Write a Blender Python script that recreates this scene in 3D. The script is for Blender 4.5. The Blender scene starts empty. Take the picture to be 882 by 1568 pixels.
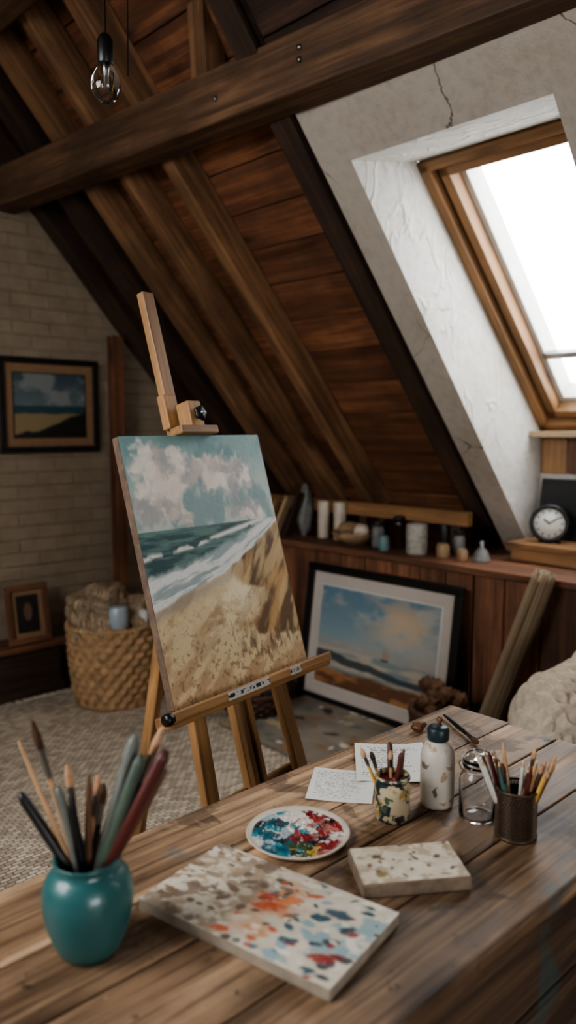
import bpy, bmesh, math, random
import numpy as np
from mathutils import Vector, Matrix
random.seed(7)
S = bpy.context.scene
COL = S.collection

# ------------------------------------------------------------------ helpers
def lin(c):
    return tuple((x/12.92 if x <= .04045 else ((x+.055)/1.055)**2.4) for x in c)
def lin4(c): return lin(c)+(1,)
def desat(c,k):
    l=.3*c[0]+.59*c[1]+.11*c[2]
    return tuple(x*(1-k)+l*k for x in c)

def group(name, loc=(0,0,0)):
    e = bpy.data.objects.new(name, None); e.location = loc; e.empty_display_size = .05
    COL.objects.link(e); return e

def setpar(o, p):
    if p is not None:
        o.parent = p
        o.matrix_parent_inverse = Matrix.Translation(p.location).inverted()

def mesh_obj(name, verts, faces, mat=None, parent=None, smooth=False, M=None, fm=None):
    me = bpy.data.meshes.new(name)
    me.from_pydata([tuple(v) for v in verts], [], faces)
    me.update()
    mats = mat if isinstance(mat, (list, tuple)) else [mat]
    for m in mats:
        if m: me.materials.append(m)
    if fm: me.polygons.foreach_set('material_index', fm)
    if smooth: me.polygons.foreach_set('use_smooth', [True]*len(me.polygons))
    o = bpy.data.objects.new(name, me); COL.objects.link(o)
    if M is not None: o.matrix_world = M
    setpar(o, parent)
    return o

def fixn(o):
    bm = bmesh.new(); bm.from_mesh(o.data); bmesh.ops.recalc_face_normals(bm, faces=bm.faces)
    bm.to_mesh(o.data); bm.free()

def box(name, size, M, mat, parent=None, bevel=0.003, seg=2):
    if not isinstance(M, Matrix): M = Matrix.Translation(M)
    sx, sy, sz = [s/2 for s in size]
    v = [(-sx,-sy,-sz),(sx,-sy,-sz),(sx,sy,-sz),(-sx,sy,-sz),(-sx,-sy,sz),(sx,-sy,sz),(sx,sy,sz),(-sx,sy,sz)]
    f = [(0,3,2,1),(4,5,6,7),(0,1,5,4),(1,2,6,5),(2,3,7,6),(3,0,4,7)]
    if callable(mat): mat = mat(int(np.argmax(size)))
    o = mesh_obj(name, v, f, mat, parent, M=M)
    if bevel:
        b = o.modifiers.new('bev', 'BEVEL'); b.width = min(bevel, min(size)*.4); b.segments = seg
    return o

def bb(name, x0,x1,y0,y1,z0,z1, mat, parent=None, bevel=.003):
    return box(name, (x1-x0,y1-y0,z1-z0), ((x0+x1)/2,(y0+y1)/2,(z0+z1)/2), mat, parent, bevel)

def beam(name, A, B, w, h, mat, parent=None, up=(0,0,1), bevel=.004):
    A = Vector(A); B = Vector(B); x = (B-A).normalized()
    y = Vector(up).cross(x).normalized(); z = x.cross(y).normalized()
    M = Matrix((x, y, z)).transposed().to_4x4(); M.translation = (A+B)/2
    if callable(mat): mat = mat(0)
    return box(name, ((B-A).length, w, h), M, mat, parent, bevel)

def many_boxes(name, boxes, mat, parent=None, M=None, bevel=0):
    v=[];f=[]
    for c in boxes:
        n=len(v); v+=c
        f += [tuple(n+i for i in q) for q in [(0,3,2,1),(4,5,6,7),(0,1,5,4),(1,2,6,5),(2,3,7,6),(3,0,4,7)]]
    o = mesh_obj(name, v, f, mat, parent, M=M); fixn(o)
    if bevel:
        b=o.modifiers.new('bev','BEVEL'); b.width=bevel; b.segments=2
    return o
def corners(x0,x1,y0,y1,z0,z1):
    return [(x0,y0,z0),(x1,y0,z0),(x1,y1,z0),(x0,y1,z0),(x0,y0,z1),(x1,y0,z1),(x1,y1,z1),(x0,y1,z1)]

def dirM(loc, d, roll=0):
    d = Vector(d).normalized()
    q = d.to_track_quat('Z','Y')
    M = q.to_matrix().to_4x4() @ Matrix.Rotation(roll,4,'Z')
    M.translation = loc
    return M

def lathe(name, prof, mat, loc=(0,0,0), parent=None, seg=40, d=None, smooth=True, segm=None, rfun=None):
    v=[];f=[];fm=[]
    n=len(prof)
    for j,(r,z) in enumerate(prof):
        for i in range(seg):
            a=2*math.pi*i/seg
            rr = r if rfun is None else rfun(r,z,a)
            v.append((rr*math.cos(a),rr*math.sin(a),z))
    for j in range(n-1):
        for i in range(seg):
            k=(i+1)%seg
            f.append((j*seg+i,j*seg+k,(j+1)*seg+k,(j+1)*seg+i)); fm.append(segm[j] if segm else 0)
    if prof[0][0]>1e-5: f.append(tuple(reversed(range(seg)))); fm.append(segm[0] if segm else 0)
    if prof[-1][0]>1e-5: f.append(tuple((n-1)*seg+i for i in range(seg))); fm.append(segm[-1] if segm else 0)
    M = dirM(loc, d) if d is not None else Matrix.Translation(loc)
    o = mesh_obj(name, v, f, mat, parent, smooth, M, fm)
    return o

def tube(name, pts, r, mat, parent=None, cyclic=False, res=3):
    cu = bpy.data.curves.new(name,'CURVE'); cu.dimensions='3D'; cu.bevel_depth=r; cu.bevel_resolution=res
    sp = cu.splines.new('POLY'); sp.points.add(len(pts)-1)
    for p,q in zip(sp.points, pts): p.co=(*q,1)
    sp.use_cyclic_u = cyclic; sp.use_smooth=True
    cu.materials.append(mat)
    o = bpy.data.objects.new(name, cu); COL.objects.link(o)
    dg = bpy.context.evaluated_depsgraph_get()
    me = bpy.data.meshes.new_from_object(o.evaluated_get(dg))
    bpy.data.objects.remove(o)
    o = bpy.data.objects.new(name, me); COL.objects.link(o)
    setpar(o,parent); return o

# ------------------------------------------------------------------ materials
def newmat(name):
    m = bpy.data.materials.new(name); m.use_nodes=True
    nt=m.node_tree; nt.nodes.clear()
    out=nt.nodes.new('ShaderNodeOutputMaterial'); p=nt.nodes.new('ShaderNodeBsdfPrincipled')
    nt.links.new(p.outputs[0], out.inputs[0])
    return m, nt, p
def ramp(nt, stops, src=None):
    r=nt.nodes.new('ShaderNodeValToRGB'); e=r.color_ramp.elements
    while len(e)<len(stops): e.new(.5)
    for el,(p,c) in zip(e,stops):
        el.position=p; el.color = c if len(c)==4 else (*c,1)
    if src is not None: nt.links.new(src, r.inputs[0])
    return r
def objvec(nt, scale=(1,1,1), rnd=True):
    tc=nt.nodes.new('ShaderNodeTexCoord'); mp=nt.nodes.new('ShaderNodeMapping')
    mp.inputs['Scale'].default_value=scale
    nt.links.new(tc.outputs['Object'], mp.inputs['Vector'])
    if rnd:
        oi=nt.nodes.new('ShaderNodeObjectInfo'); mu=nt.nodes.new('ShaderNodeMath'); mu.operation='MULTIPLY'; mu.inputs[1].default_value=37.
        nt.links.new(oi.outputs['Random'], mu.inputs[0]); nt.links.new(mu.outputs[0], mp.inputs['Location'])
    return mp.outputs[0]
def noisen(nt, vec, scale, detail=5, rough=.55, dist=0):
    n=nt.nodes.new('ShaderNodeTexNoise'); n.inputs['Scale'].default_value=scale; n.inputs['Detail'].default_value=detail
    n.inputs['Roughness'].default_value=rough; n.inputs['Distortion'].default_value=dist
    if vec is not None: nt.links.new(vec, n.inputs['Vector'])
    return n.outputs['Fac']
def mixc(nt, mode, fac, a, b):
    n=nt.nodes.new('ShaderNodeMix'); n.data_type='RGBA'; n.blend_type=mode
    def s(i,x):
        if isinstance(x,(int,float)): n.inputs[i].default_value=x
        elif isinstance(x,tuple): n.inputs[i].default_value= x if len(x)==4 else (*x,1)
        else: nt.links.new(x,n.inputs[i])
    s(0,fac); s(6,a); s(7,b)
    return n.outputs[2]
def bump(nt, p, h, strength=.3, dist=.01):
    b=nt.nodes.new('ShaderNodeBump'); b.inputs['Strength'].default_value=strength; b.inputs['Distance'].default_value=dist
    nt.links.new(h,b.inputs['Height']); nt.links.new(b.outputs[0],p.inputs['Normal']); return b

_w={}
def wood(name, c1, c2, rough=.55, island=.35, grain=1., bumps=.25, blot=.5, stain=None, fine=.5, scratch=0):
    c1=desat(c1,.12); c2=desat(c2,.12)
    def make(axis):
        key=(name,axis)
        if key in _w: return _w[key]
        m,nt,p=newmat(name+'_'+'xyz'[axis])
        g=nt.nodes.new('ShaderNodeNewGeometry')
        off=nt.nodes.new('ShaderNodeVectorMath'); off.operation='SCALE'; off.inputs[0].default_value=(13.,7.,5.)
        nt.links.new(g.outputs['Random Per Island'],off.inputs['Scale'])
        def pv(scale):
            v=objvec(nt,scale); a=nt.nodes.new('ShaderNodeVectorMath'); a.operation='ADD'
            nt.links.new(v,a.inputs[0]); nt.links.new(off.outputs[0],a.inputs[1]); return a.outputs[0]
        sc=[22*grain]*3; sc[axis]=1.1*grain
        n1=noisen(nt,pv(tuple(sc)),1.0,8,.62,.5)
        base=ramp(nt,[(.36,lin(c1)),(.5,lin([(a+b)/2 for a,b in zip(c1,c2)])),(.62,lin(c2))],n1).outputs[0]
        sf=[110*grain]*3; sf[axis]=3*grain
        nf=noisen(nt,pv(tuple(sf)),1.0,3,.6)
        base=mixc(nt,'MULTIPLY',fine,base,ramp(nt,[(.36,(.42,.37,.33)),(.52,(1.06,1.06,1.06))],nf).outputs[0])
        n2=noisen(nt,pv((2.6,2.6,2.6)),1.0,5,.6)
        r2=ramp(nt,[(.36,(1-blot,)*3),(.62,(1.10,)*3)],n2).outputs[0]
        c=mixc(nt,'MULTIPLY',1.,base,r2)
        sk=[9.]*3; sk[axis]=3.
        vo=nt.nodes.new('ShaderNodeTexVoronoi'); vo.inputs['Scale'].default_value=.55
        nt.links.new(pv(tuple(sk)),vo.inputs['Vector'])
        rk=ramp(nt,[(.06,(.22,.17,.13)),(.17,(1,1,1))],vo.outputs['Distance']).outputs[0]
        c=mixc(nt,'MULTIPLY',.8,c,rk)
        ri=ramp(nt,[(0,(1-island,)*3),(1,(1+island*.6,)*3)],g.outputs['Random Per Island']).outputs[0]
        c=mixc(nt,'MULTIPLY',1.,c,ri)
        if stain:
            for i,(col,scl,th,st) in enumerate(stain):
                vs=objvec(nt,(1,1,1),False); mp=nt.nodes.new('ShaderNodeMapping'); mp.inputs['Location'].default_value=(i*3.7,i*1.3,0)
                nt.links.new(vs,mp.inputs[0])
                ns=noisen(nt,mp.outputs[0],scl,6,.65,.4)
                rs=ramp(nt,[(th,(0,0,0)),(th+.05,(st,st,st))],ns).outputs[0]
                c=mixc(nt,'MIX',rs,c,lin4(col))
        if scratch:
            for rot,sc_ in ((.5,(4,160,4)),(-.9,(5,190,5)),(1.9,(3,150,3))):
                mp=nt.nodes.new('ShaderNodeMapping'); mp.inputs['Rotation'].default_value=(0,0,rot); mp.inputs['Scale'].default_value=sc_
                nt.links.new(objvec(nt,(1,1,1),False),mp.inputs[0])
                ns=noisen(nt,mp.outputs[0],1.,2,.5,.3)
                rs=ramp(nt,[(.71,(0,0,0)),(.74,(scratch,)*3)],ns).outputs[0]
                c=mixc(nt,'MIX',rs,c,(.08,.055,.04,1))
        nt.links.new(c,p.inputs['Base Color'])
        rr=ramp(nt,[(.3,(rough-.10,)*3),(.7,(rough+.15,)*3)],n1).outputs[0]
        nt.links.new(rr,p.inputs['Roughness'])
        hh=mixc(nt,'ADD',.5,n1,nf)
        bump(nt,p,hh,bumps,.004)
        _w[key]=m; return m
    return make

def plain(name, col, rough=.5, metal=0, var=.15, scale=20, bumpv=.1, coat=0):
    m,nt,p=newmat(name)
    v=objvec(nt)
    n=noisen(nt,v,scale,4)
    c=mixc(nt,'MULTIPLY',1.,lin4(col),ramp(nt,[(.3,(1-var,)*3),(.7,(1+var*.5,)*3)],n).outputs[0])
    nt.links.new(c,p.inputs['Base Color']); p.inputs['Roughness'].default_value=rough; p.inputs['Metallic'].default_value=metal
    p.inputs['Coat Weight'].default_value=coat
    if bumpv: bump(nt,p,n,bumpv,.003)
    return m

def attr_mat(name, rough=.5, bs=.3, scale=120, coat=0):
    m,nt,p=newmat(name)
    a=nt.nodes.new('ShaderNodeAttribute'); a.attribute_name='Col'
    nt.links.new(a.outputs['Color'],p.inputs['Base Color']); p.inputs['Roughness'].default_value=rough
    p.inputs['Coat Weight'].default_value=coat
    v=objvec(nt,(1,1,1),False)
    n=noisen(nt,v,scale,4,.6,.5)
    bump(nt,p,n,bs,.001)
    return m

# woods
W_dark   = wood('timber_dark',(.20,.135,.095),(.34,.235,.165),.7,blot=.35)
W_raft   = wood('timber_rafter',(.44,.30,.19),(.68,.49,.325),.7,blot=.35)
W_beam   = wood('timber_beam',(.34,.235,.155),(.56,.405,.28),.7,blot=.4)
W_board  = wood('sheathing_wood',(.40,.235,.145),(.60,.38,.24),.7,island=.35,blot=.4)
W_clad   = wood('cladding_wood',(.40,.245,.16),(.60,.39,.265),.65,island=.4,blot=.35)
W_orange = wood('honey_wood',(.56,.39,.24),(.74,.54,.34),.5,blot=.25,bumps=.1,fine=.25)
W_winfr  = wood('window_wood',(.52,.37,.22),(.68,.49,.31),.6,blot=.2,bumps=.1,fine=.25)
W_easel  = wood('easel_wood',(.58,.40,.235),(.78,.58,.355),.5,blot=.25,bumps=.1,fine=.3)
W_table  = wood('table_wood',(.46,.34,.24),(.78,.63,.48),.52,island=.20,blot=.5,bumps=.6,grain=.8,fine=.8,scratch=.6,
                stain=[((.30,.40,.42),4.5,.60,.5),((.20,.13,.09),6.,.57,.6),((.12,.09,.07),24.,.64,.8),((.10,.08,.06),70.,.67,.8),((.74,.67,.58),40.,.68,.6)])
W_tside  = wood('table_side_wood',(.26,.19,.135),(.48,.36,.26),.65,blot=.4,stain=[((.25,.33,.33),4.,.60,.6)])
W_floor  = wood('floor_wood',(.22,.15,.105),(.36,.26,.18),.5,island=.3,blot=.4)
W_frame  = wood('black_frame',(.05,.045,.045),(.09,.08,.075),.4,blot=.2,bumps=.1,fine=.1)
W_pale   = wood('pale_wood',(.66,.54,.40),(.80,.68,.52),.5,blot=.2,bumps=.1,fine=.2)

def plaster(name, col, bs=.5, crack=True, marks=True, dist=.014):
    m,nt,p=newmat(name)
    v=objvec(nt,(1,1,1),False)
    n1=noisen(nt,v,2.2,6,.6); n2=noisen(nt,v,26,6,.65)
    c=mixc(nt,'MULTIPLY',1.,lin4(col),ramp(nt,[(.25,(.78,.76,.73)),(.6,(1,1,1))],n1).outputs[0])
    c=mixc(nt,'MULTIPLY',.5,c,ramp(nt,[(.3,(.7,.69,.67)),(.55,(1,1,1))],n2).outputs[0])
    hsrc=n2
    if marks:
        v2=objvec(nt,(5,5,3.4),False)
        n3=noisen(nt,v2,1.3,1.5,.4,1.6)
        r3=ramp(nt,[(.46,(0,0,0)),(.52,(1,1,1)),(.57,(.35,.35,.35)),(.64,(0,0,0))],n3).outputs[0]
        mk=ramp(nt,[(.48,(0,0,0)),(.58,(1,1,1))],noisen(nt,v,4.1,2)).outputs[0]
        r3=mixc(nt,'MULTIPLY',1.,r3,mk)
        hsrc=mixc(nt,'ADD',1.,mixc(nt,'MULTIPLY',1.,n2,(.4,.4,.4)),r3)
    if crack:
        nn=nt.nodes.new('ShaderNodeTexNoise'); nn.inputs['Scale'].default_value=3.5; nn.inputs['Detail'].default_value=5
        nt.links.new(v,nn.inputs['Vector'])
        vv=mixc(nt,'ADD',.35,v,nn.outputs['Color'])
        vo=nt.nodes.new('ShaderNodeTexVoronoi'); vo.feature='DISTANCE_TO_EDGE'; vo.inputs['Scale'].default_value=1.9
        nt.links.new(vv,vo.inputs['Vector'])
        rc=ramp(nt,[(.002,(.20,.17,.15)),(.007,(1,1,1))],vo.outputs['Distance']).outputs[0]
        msk=ramp(nt,[(.40,(0,0,0)),(.50,(1,1,1))],noisen(nt,v,1.7,2)).outputs[0]
        c=mixc(nt,'MULTIPLY',msk,c,rc)
    nt.links.new(c,p.inputs['Base Color']); p.inputs['Roughness'].default_value=.85
    bump(nt,p,hsrc,bs,dist)
    return m
M_plaster = plaster('plaster_wall',(.71,.67,.62),.45,True,False)
M_reveal  = plaster('plaster_reveal',(.84,.83,.805),.55,False,True,.016)

def brick_mat():
    m,nt,p=newmat('painted_brick')
    tc=nt.nodes.new('ShaderNodeTexCoord'); sp=nt.nodes.new('ShaderNodeSeparateXYZ'); cb=nt.nodes.new('ShaderNodeCombineXYZ')
    nt.links.new(tc.outputs['Object'],sp.inputs[0]); nt.links.new(sp.outputs[0],cb.inputs[0]); nt.links.new(sp.outputs[2],cb.inputs[1])
    nz=noisen(nt,cb.outputs[0],9,5)
    br=nt.nodes.new('ShaderNodeTexBrick'); br.inputs['Scale'].default_value=1.
    br.inputs['Brick Width'].default_value=.23; br.inputs['Row Height'].default_value=.078; br.inputs['Mortar Size'].default_value=.007; br.inputs['Mortar Smooth'].default_value=.9
    br.inputs['Color1'].default_value=lin4((.60,.535,.455)); br.inputs['Color2'].default_value=lin4((.575,.51,.435)); br.inputs['Mortar'].default_value=lin4((.55,.485,.415))
    nt.links.new(cb.outputs[0],br.inputs['Vector'])
    c=mixc(nt,'MULTIPLY',.8,br.outputs['Color'],ramp(nt,[(.3,(.75,.73,.70)),(.65,(1,1,1))],nz).outputs[0])
    nt.links.new(c,p.inputs['Base Color']); p.inputs['Roughness'].default_value=.8
    inv=nt.nodes.new('ShaderNodeMath'); inv.operation='SUBTRACT'; inv.inputs[0].default_value=1.; nt.links.new(br.outputs['Fac'],inv.inputs[1])
    h=mixc(nt,'ADD',.5,inv.outputs[0],nz)
    bump(nt,p,h,.6,.010)
    return m
M_brick=brick_mat()

def weave_mat(name, c1, c2, sx, sy, b=1.0):
    m,nt,p=newmat(name)
    tc=nt.nodes.new('ShaderNodeTexCoord')
    br=nt.nodes.new('ShaderNodeTexBrick'); br.inputs['Scale'].default_value=1.
    br.inputs['Brick Width'].default_value=sx; br.inputs['Row Height'].default_value=sy; br.inputs['Mortar Size'].default_value=sy*.16; br.inputs['Mortar Smooth'].default_value=1.
    br.inputs['Color1'].default_value=lin4(c1); br.inputs['Color2'].default_value=lin4([(a+b_)/2 for a,b_ in zip(c1,c2)]); br.inputs['Mortar'].default_value=lin4(c2)
    nt.links.new(tc.outputs['Object'],br.inputs['Vector'])
    nz=noisen(nt,tc.outputs['Object'],3.,5)
    c=mixc(nt,'MULTIPLY',1.,br.outputs['Color'],ramp(nt,[(.3,(.8,.78,.76)),(.7,(1.05,1.05,1.05))],nz).outputs[0])
    nt.links.new(c,p.inputs['Base Color']); p.inputs['Roughness'].default_value=.95
    inv=nt.nodes.new('ShaderNodeMath'); inv.operation='SUBTRACT'; inv.inputs[0].default_value=1.; nt.links.new(br.outputs['Fac'],inv.inputs[1])
    bump(nt,p,inv.outputs[0],b,.006)
    return m
M_rug=weave_mat('rug_weave',(.86,.80,.72),(.46,.40,.34),.036,.018)

def glass_mat(name, rough=0., tint=(1,1,1)):
    m,nt,p=newmat(name)
    p.inputs['Base Color'].default_value=(*tint,1); p.inputs['Transmission Weight'].default_value=1.
    p.inputs['Roughness'].default_value=rough; p.inputs['IOR'].default_value=1.45
    return m
M_glass=glass_mat('clear_glass')
def pane_mat(name,tint):
    m=bpy.data.materials.new(name); m.use_nodes=True; nt=m.node_tree; nt.nodes.clear()
    out=nt.nodes.new('ShaderNodeOutputMaterial'); t=nt.nodes.new('ShaderNodeBsdfTransparent'); t.inputs[0].default_value=(*tint,1)
    g=nt.nodes.new('ShaderNodeBsdfGlossy'); g.inputs['Roughness'].default_value=.02
    mx=nt.nodes.new('ShaderNodeMixShader'); mx.inputs[0].default_value=.04
    nt.links.new(t.outputs[0],mx.inputs[1]); nt.links.new(g.outputs[0],mx.inputs[2]); nt.links.new(mx.outputs[0],out.inputs[0]); return m
M_pane=pane_mat('window_glass',(.97,.98,.98))
M_white=plain('white_paint',(.80,.79,.77),.6,var=.1)
M_black=plain('black_plastic',(.05,.05,.055),.4)
M_brass=plain('brass',(.62,.50,.28),.35,1)
M_steel=plain('steel',(.6,.6,.6),.3,1)
M_mat=plain('mat_board',(.72,.68,.64),.9,var=.05)
M_matd=plain('mat_board_tan',(.55,.43,.32),.9,var=.08)

# ------------------------------------------------------------------ numpy noise
def vnoise(U,V,fx,fy,seed):
    r=np.random.RandomState(seed); g=r.rand(int(fy)+4,int(fx)+4)
    x=np.clip(U,0,1)*fx+.37; y=np.clip(V,0,1)*fy+.61
    xi=np.floor(x).astype(int); yi=np.floor(y).astype(int); xf=x-xi; yf=y-yi
    xf=xf*xf*(3-2*xf); yf=yf*yf*(3-2*yf)
    a=g[yi,xi];b=g[yi,xi+1];c=g[yi+1,xi];d=g[yi+1,xi+1]
    return (a*(1-xf)+b*xf)*(1-yf)+(c*(1-xf)+d*xf)*yf
def fbm(U,V,fx,fy,octv,seed):
    s=0;t=0;a=1
    for i in range(octv):
        s=s+a*vnoise(U,V,fx*2**i,fy*2**i,seed+i*13); t+=a; a*=.55
    return s/t
def sst(a,b,x):
    t=np.clip((x-a)/(b-a),0,1); return t*t*(3-2*t)
def C(c): return np.array(lin(c))
def mx(a,b,t):
    if a.ndim==1: a=np.broadcast_to(a,(len(t),3))
    return a*(1-t[:,None])+b*t[:,None]
def dabs(col,U,V,asp,lst,seed,amp=1.6):
    nz=fbm(U,V,16,16,4,seed)-.5; n2=fbm(U,V,60,30,2,seed+5)
    for i,(cu,cv,r,ang,ar,c) in enumerate(lst):
        x=(U-cu)*asp; y=V-cv
        xr=x*math.cos(ang)+y*math.sin(ang); yr=-x*math.sin(ang)+y*math.cos(ang)
        dd=np.sqrt((xr/ar)**2+yr**2)/r + nz*amp*(1 if i%2 else -1)
        t=(1-sst(.5,1.1,dd))*sst(.12,.46,n2+.16)*.94
        col=mx(col,C(c),t)
    return col

def painted(name, w, h, nx, ny, fn, mat, M, parent=None, height=None, axis='XZ'):
    u=np.linspace(0,1,nx); v=np.linspace(0,1,ny)
    UU,VV=np.meshgrid(u,v); U=UU.ravel(); V=VV.ravel()
    col=np.clip(fn(U,V),0,1)
    hh=np.zeros_like(U) if height is None else height(U,V,col)
    if axis=='XZ': P=np.stack([U*w,-hh,V*h],1)
    else: P=np.stack([U*w,V*h,hh],1)
    me=bpy.data.meshes.new(name)
    idx=np.arange(nx*ny).reshape(ny,nx)
    q=np.stack([idx[:-1,:-1],idx[:-1,1:],idx[1:,1:],idx[1:,:-1]],-1).reshape(-1,4)
    me.vertices.add(len(P)); me.vertices.foreach_set('co',P.ravel())
    me.loops.add(q.size); me.loops.foreach_set('vertex_index',q.ravel().astype(np.int32))
    me.polygons.add(len(q)); me.polygons.foreach_set('loop_start',np.arange(0,q.size,4,dtype=np.int32))
    me.update(calc_edges=True); me.validate()
    me.polygons.foreach_set('use_smooth',[True]*len(q))
    at=me.color_attributes.new('Col','FLOAT_COLOR','POINT')
    at.data.foreach_set('color',np.concatenate([col,np.ones((len(col),1))],1).ravel())
    me.materials.append(mat)
    o=bpy.data.objects.new(name,me); COL.objects.link(o); o.matrix_world=M; setpar(o,parent); return o

# ------------------------------------------------------------------ room shell
SL=1.15
def zr(X): return .85+(3.7-X)*SL
YG=4.3; YB=-2.5; XR=.8; XL=-2.1; KW=3.15
YP=2.2

bx=[]
x=XL
while x<3.9:
    w=.14; bx.append(corners(x,min(x+w-.004,3.9),YB,YG,-.03,0)); x+=w
many_boxes('floor',bx,W_floor(1))
bb('floor_base',XL-.1,3.95,YB-.1,YG+.1,-.08,-.031,W_floor(1),bevel=0)

def gable(name,y,t,mat):
    pts=[(XL,0),(3.95,0),(3.95,.85),(XR,4.6),(XL,1.2)]
    v=[(a,y,b) for a,b in pts]+[(a,y+t,b) for a,b in pts]
    n=5; f=[tuple(range(n)),tuple(range(2*n-1,n-1,-1))]+[(i,(i+1)%n,n+(i+1)%n,n+i) for i in range(n)]
    o=mesh_obj(name,v,f,mat); fixn(o); return o
gable('wall_gable',YG,.12,M_brick)
v=[];f=[]
def addq(pts):
    n=len(v); v.extend([tuple(p) for p in pts]); f.append(tuple(range(n,n+len(pts))))
wx0,wx1,wz0,wz1=-1.0,.5,.95,2.15
addq([(XL-.1,YB,0),(3.95,YB,0),(3.95,YB,wz0),(XL-.1,YB,wz0)])
addq([(XL-.1,YB,wz0),(wx0,YB,wz0),(wx0,YB,wz1),(XL-.1,YB,wz1)])
addq([(wx1,YB,wz0),(3.95,YB,wz0),(3.95,YB,wz1),(wx1,YB,wz1)])
addq([(XL-.1,YB,wz1),(3.95,YB,wz1),(XR+.4,YB,4.8),(XR-.4,YB,4.8)])
for a,b in [((wx0,wz0),(wx1,wz0)),((wx1,wz0),(wx1,wz1)),((wx1,wz1),(wx0,wz1)),((wx0,wz1),(wx0,wz0))]:
    addq([(a[0],YB,a[1]),(b[0],YB,b[1]),(b[0],YB-.15,b[1]),(a[0],YB-.15,a[1])])
mesh_obj('wall_back',v,f,M_plaster)

bx=[]; y=YB
while y<YG:
    w=.155+random.random()*.03
    bx.append(corners(KW+random.random()*.006,KW+.022,y,min(y+w-.010,YG),0,.815)); y+=w
many_boxes('wall_knee',bx,W_clad(2),bevel=.003)
bb('wall_knee_core',KW+.023,KW+.06,YB,YG,0,.81,W_dark(1),bevel=0)
bb('wall_knee_shelf',KW-.03,3.9,YB,YG,.816,.85,W_clad(1),bevel=.004)
bb('wall_eaves',3.9,3.96,YB,YG,0,1.2,W_dark(1),bevel=0)
bb('wall_left',XL-.06,XL,YB,YG,0,.95,M_plaster,bevel=0)

cs=math.cos(math.atan(SL)); sn=math.sin(math.atan(SL))
OFF=.125
def rp(X,Y,off=0):
    return Vector((X+off*sn, Y, zr(X)+off*cs))
def boards(name,x0,x1,y0,y1,off,mat):
    bx=[]; s=0; L=(x1-x0)/cs
    while s<L:
        w=.185+random.random()*.03
        a=x0+s*cs; b=x0+min(s+w-.007,L)*cs
        o1=off+random.random()*.008; o2=off+.022
        bx.append([rp(a,y0,o1),rp(b,y0,o1),rp(b,y1,o1),rp(a,y1,o1),rp(a,y0,o2),rp(b,y0,o2),rp(b,y1,o2),rp(a,y1,o2)])
        s+=w
    return many_boxes(name,bx,mat,bevel=.002)
boards('ceiling_boards',XR,3.78,YP,YG,OFF,W_board(1))
mesh_obj('ceiling_underlay',[rp(XR-.1,YP,OFF+.03),rp(3.9,YP,OFF+.03),rp(3.9,YG,OFF+.03),rp(XR-.1,YG,OFF+.03)],[(0,1,2,3)],W_dark(1))
XPL=2.03
boards('ceiling_boards_upper',XR,XPL,YB,YP,.02,W_dark(1))
mesh_obj('ceiling_underlay_upper',[rp(XR-.1,YB,.05),rp(XPL+.05,YB,.05),rp(XPL+.05,YP,.05),rp(XR-.1,YP,.05)],[(0,1,2,3)],W_dark(1))

SKY=[(1.24,2.05),(-1.15,-.55)]  # second entry: unseen skylight added to light the canvas and table
XT=2.27; XB=3.61
v=[];f=[]
def strip(y0,y1,x0,x1): addq([rp(x0,y0),rp(x1,y0),rp(x1,y1),rp(x0,y1)])
strip(SKY[0][1],YP,XPL,3.705); strip(SKY[1][1],SKY[0][0],XPL,3.705); strip(YB,SKY[1][0],XPL,3.705)
for y0,y1 in SKY: strip(y0,y1,XPL,XT)
addq([rp(XPL,YP),rp(3.75,YP),rp(3.75,YP,OFF+.05),rp(XPL,YP,OFF+.05)])
addq([rp(XPL,YB),rp(XPL,YP),rp(XPL,YP,.06),rp(XPL,YB,.06)])
mesh_obj('ceiling_plaster',v,f,M_plaster)
mesh_obj('ceiling_board_end',[rp(XR,YP),rp(XPL,YP),rp(XPL,YP,OFF+.05),rp(XR,YP,OFF+.05)],[(0,1,2,3)],W_dark(0))
P0=Vector((2.676,0,2.58)); P1=Vector((3.754,0,1.50))
for k,(y0,y1) in enumerate(SKY):
    v=[];f=[]
    prof=[(XT,zr(XT)),(2.676,2.58),(3.754,1.50),(3.754,.852),(3.70,.852)]
    for y in (y0,y1): addq([Vector((a,y,b)) for a,b in prof])
    addq([(XT,y0,zr(XT)),(XT,y1,zr(XT)),(2.676,y1,2.58),(2.676,y0,2.58)])
    addq([(3.754,y0,1.50),(3.754,y1,1.50),(3.754,y1,.852),(3.754,y0,.852)])
    mesh_obj('wall_skylight_reveal',v,f,M_reveal)
    bb('trim_%d'%(k+1),3.62,3.77,y0+.002,y1-.002,1.455,1.485,W_pale,bevel=.004)
def zl(X): return .85+(X-XL)*SL
ox0,ox1,oy0,oy1=-1.45,-.45,1.1,2.5
v=[];f=[]
def sl(x0,x1,y0,y1): addq([(x0,y0,zl(x0)),(x1,y0,zl(x1)),(x1,y1,zl(x1)),(x0,y1,zl(x0))])
sl(XL,XR,YB,oy0); sl(XL,XR,oy1,YG); sl(XL,ox0,oy0,oy1); sl(ox1,XR,oy0,oy1)
q=.14
def lo_(x,y,o): return (x-o*sn,y,zl(x)+o*cs)
for (xa,ya),(xb,yb) in [((ox0,oy0),(ox1,oy0)),((ox1,oy0),(ox1,oy1)),((ox1,oy1),(ox0,oy1)),((ox0,oy1),(ox0,oy0))]:
    addq([lo_(xa,ya,0),lo_(xb,yb,0),lo_(xb,yb,q),lo_(xa,ya,q)])
mesh_obj('ceiling_opposite',v,f,W_dark(1))
bb('ceiling_ridge_beam',.68,.92,YB,YG,4.0,4.6,W_dark,bevel=.004)

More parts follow.
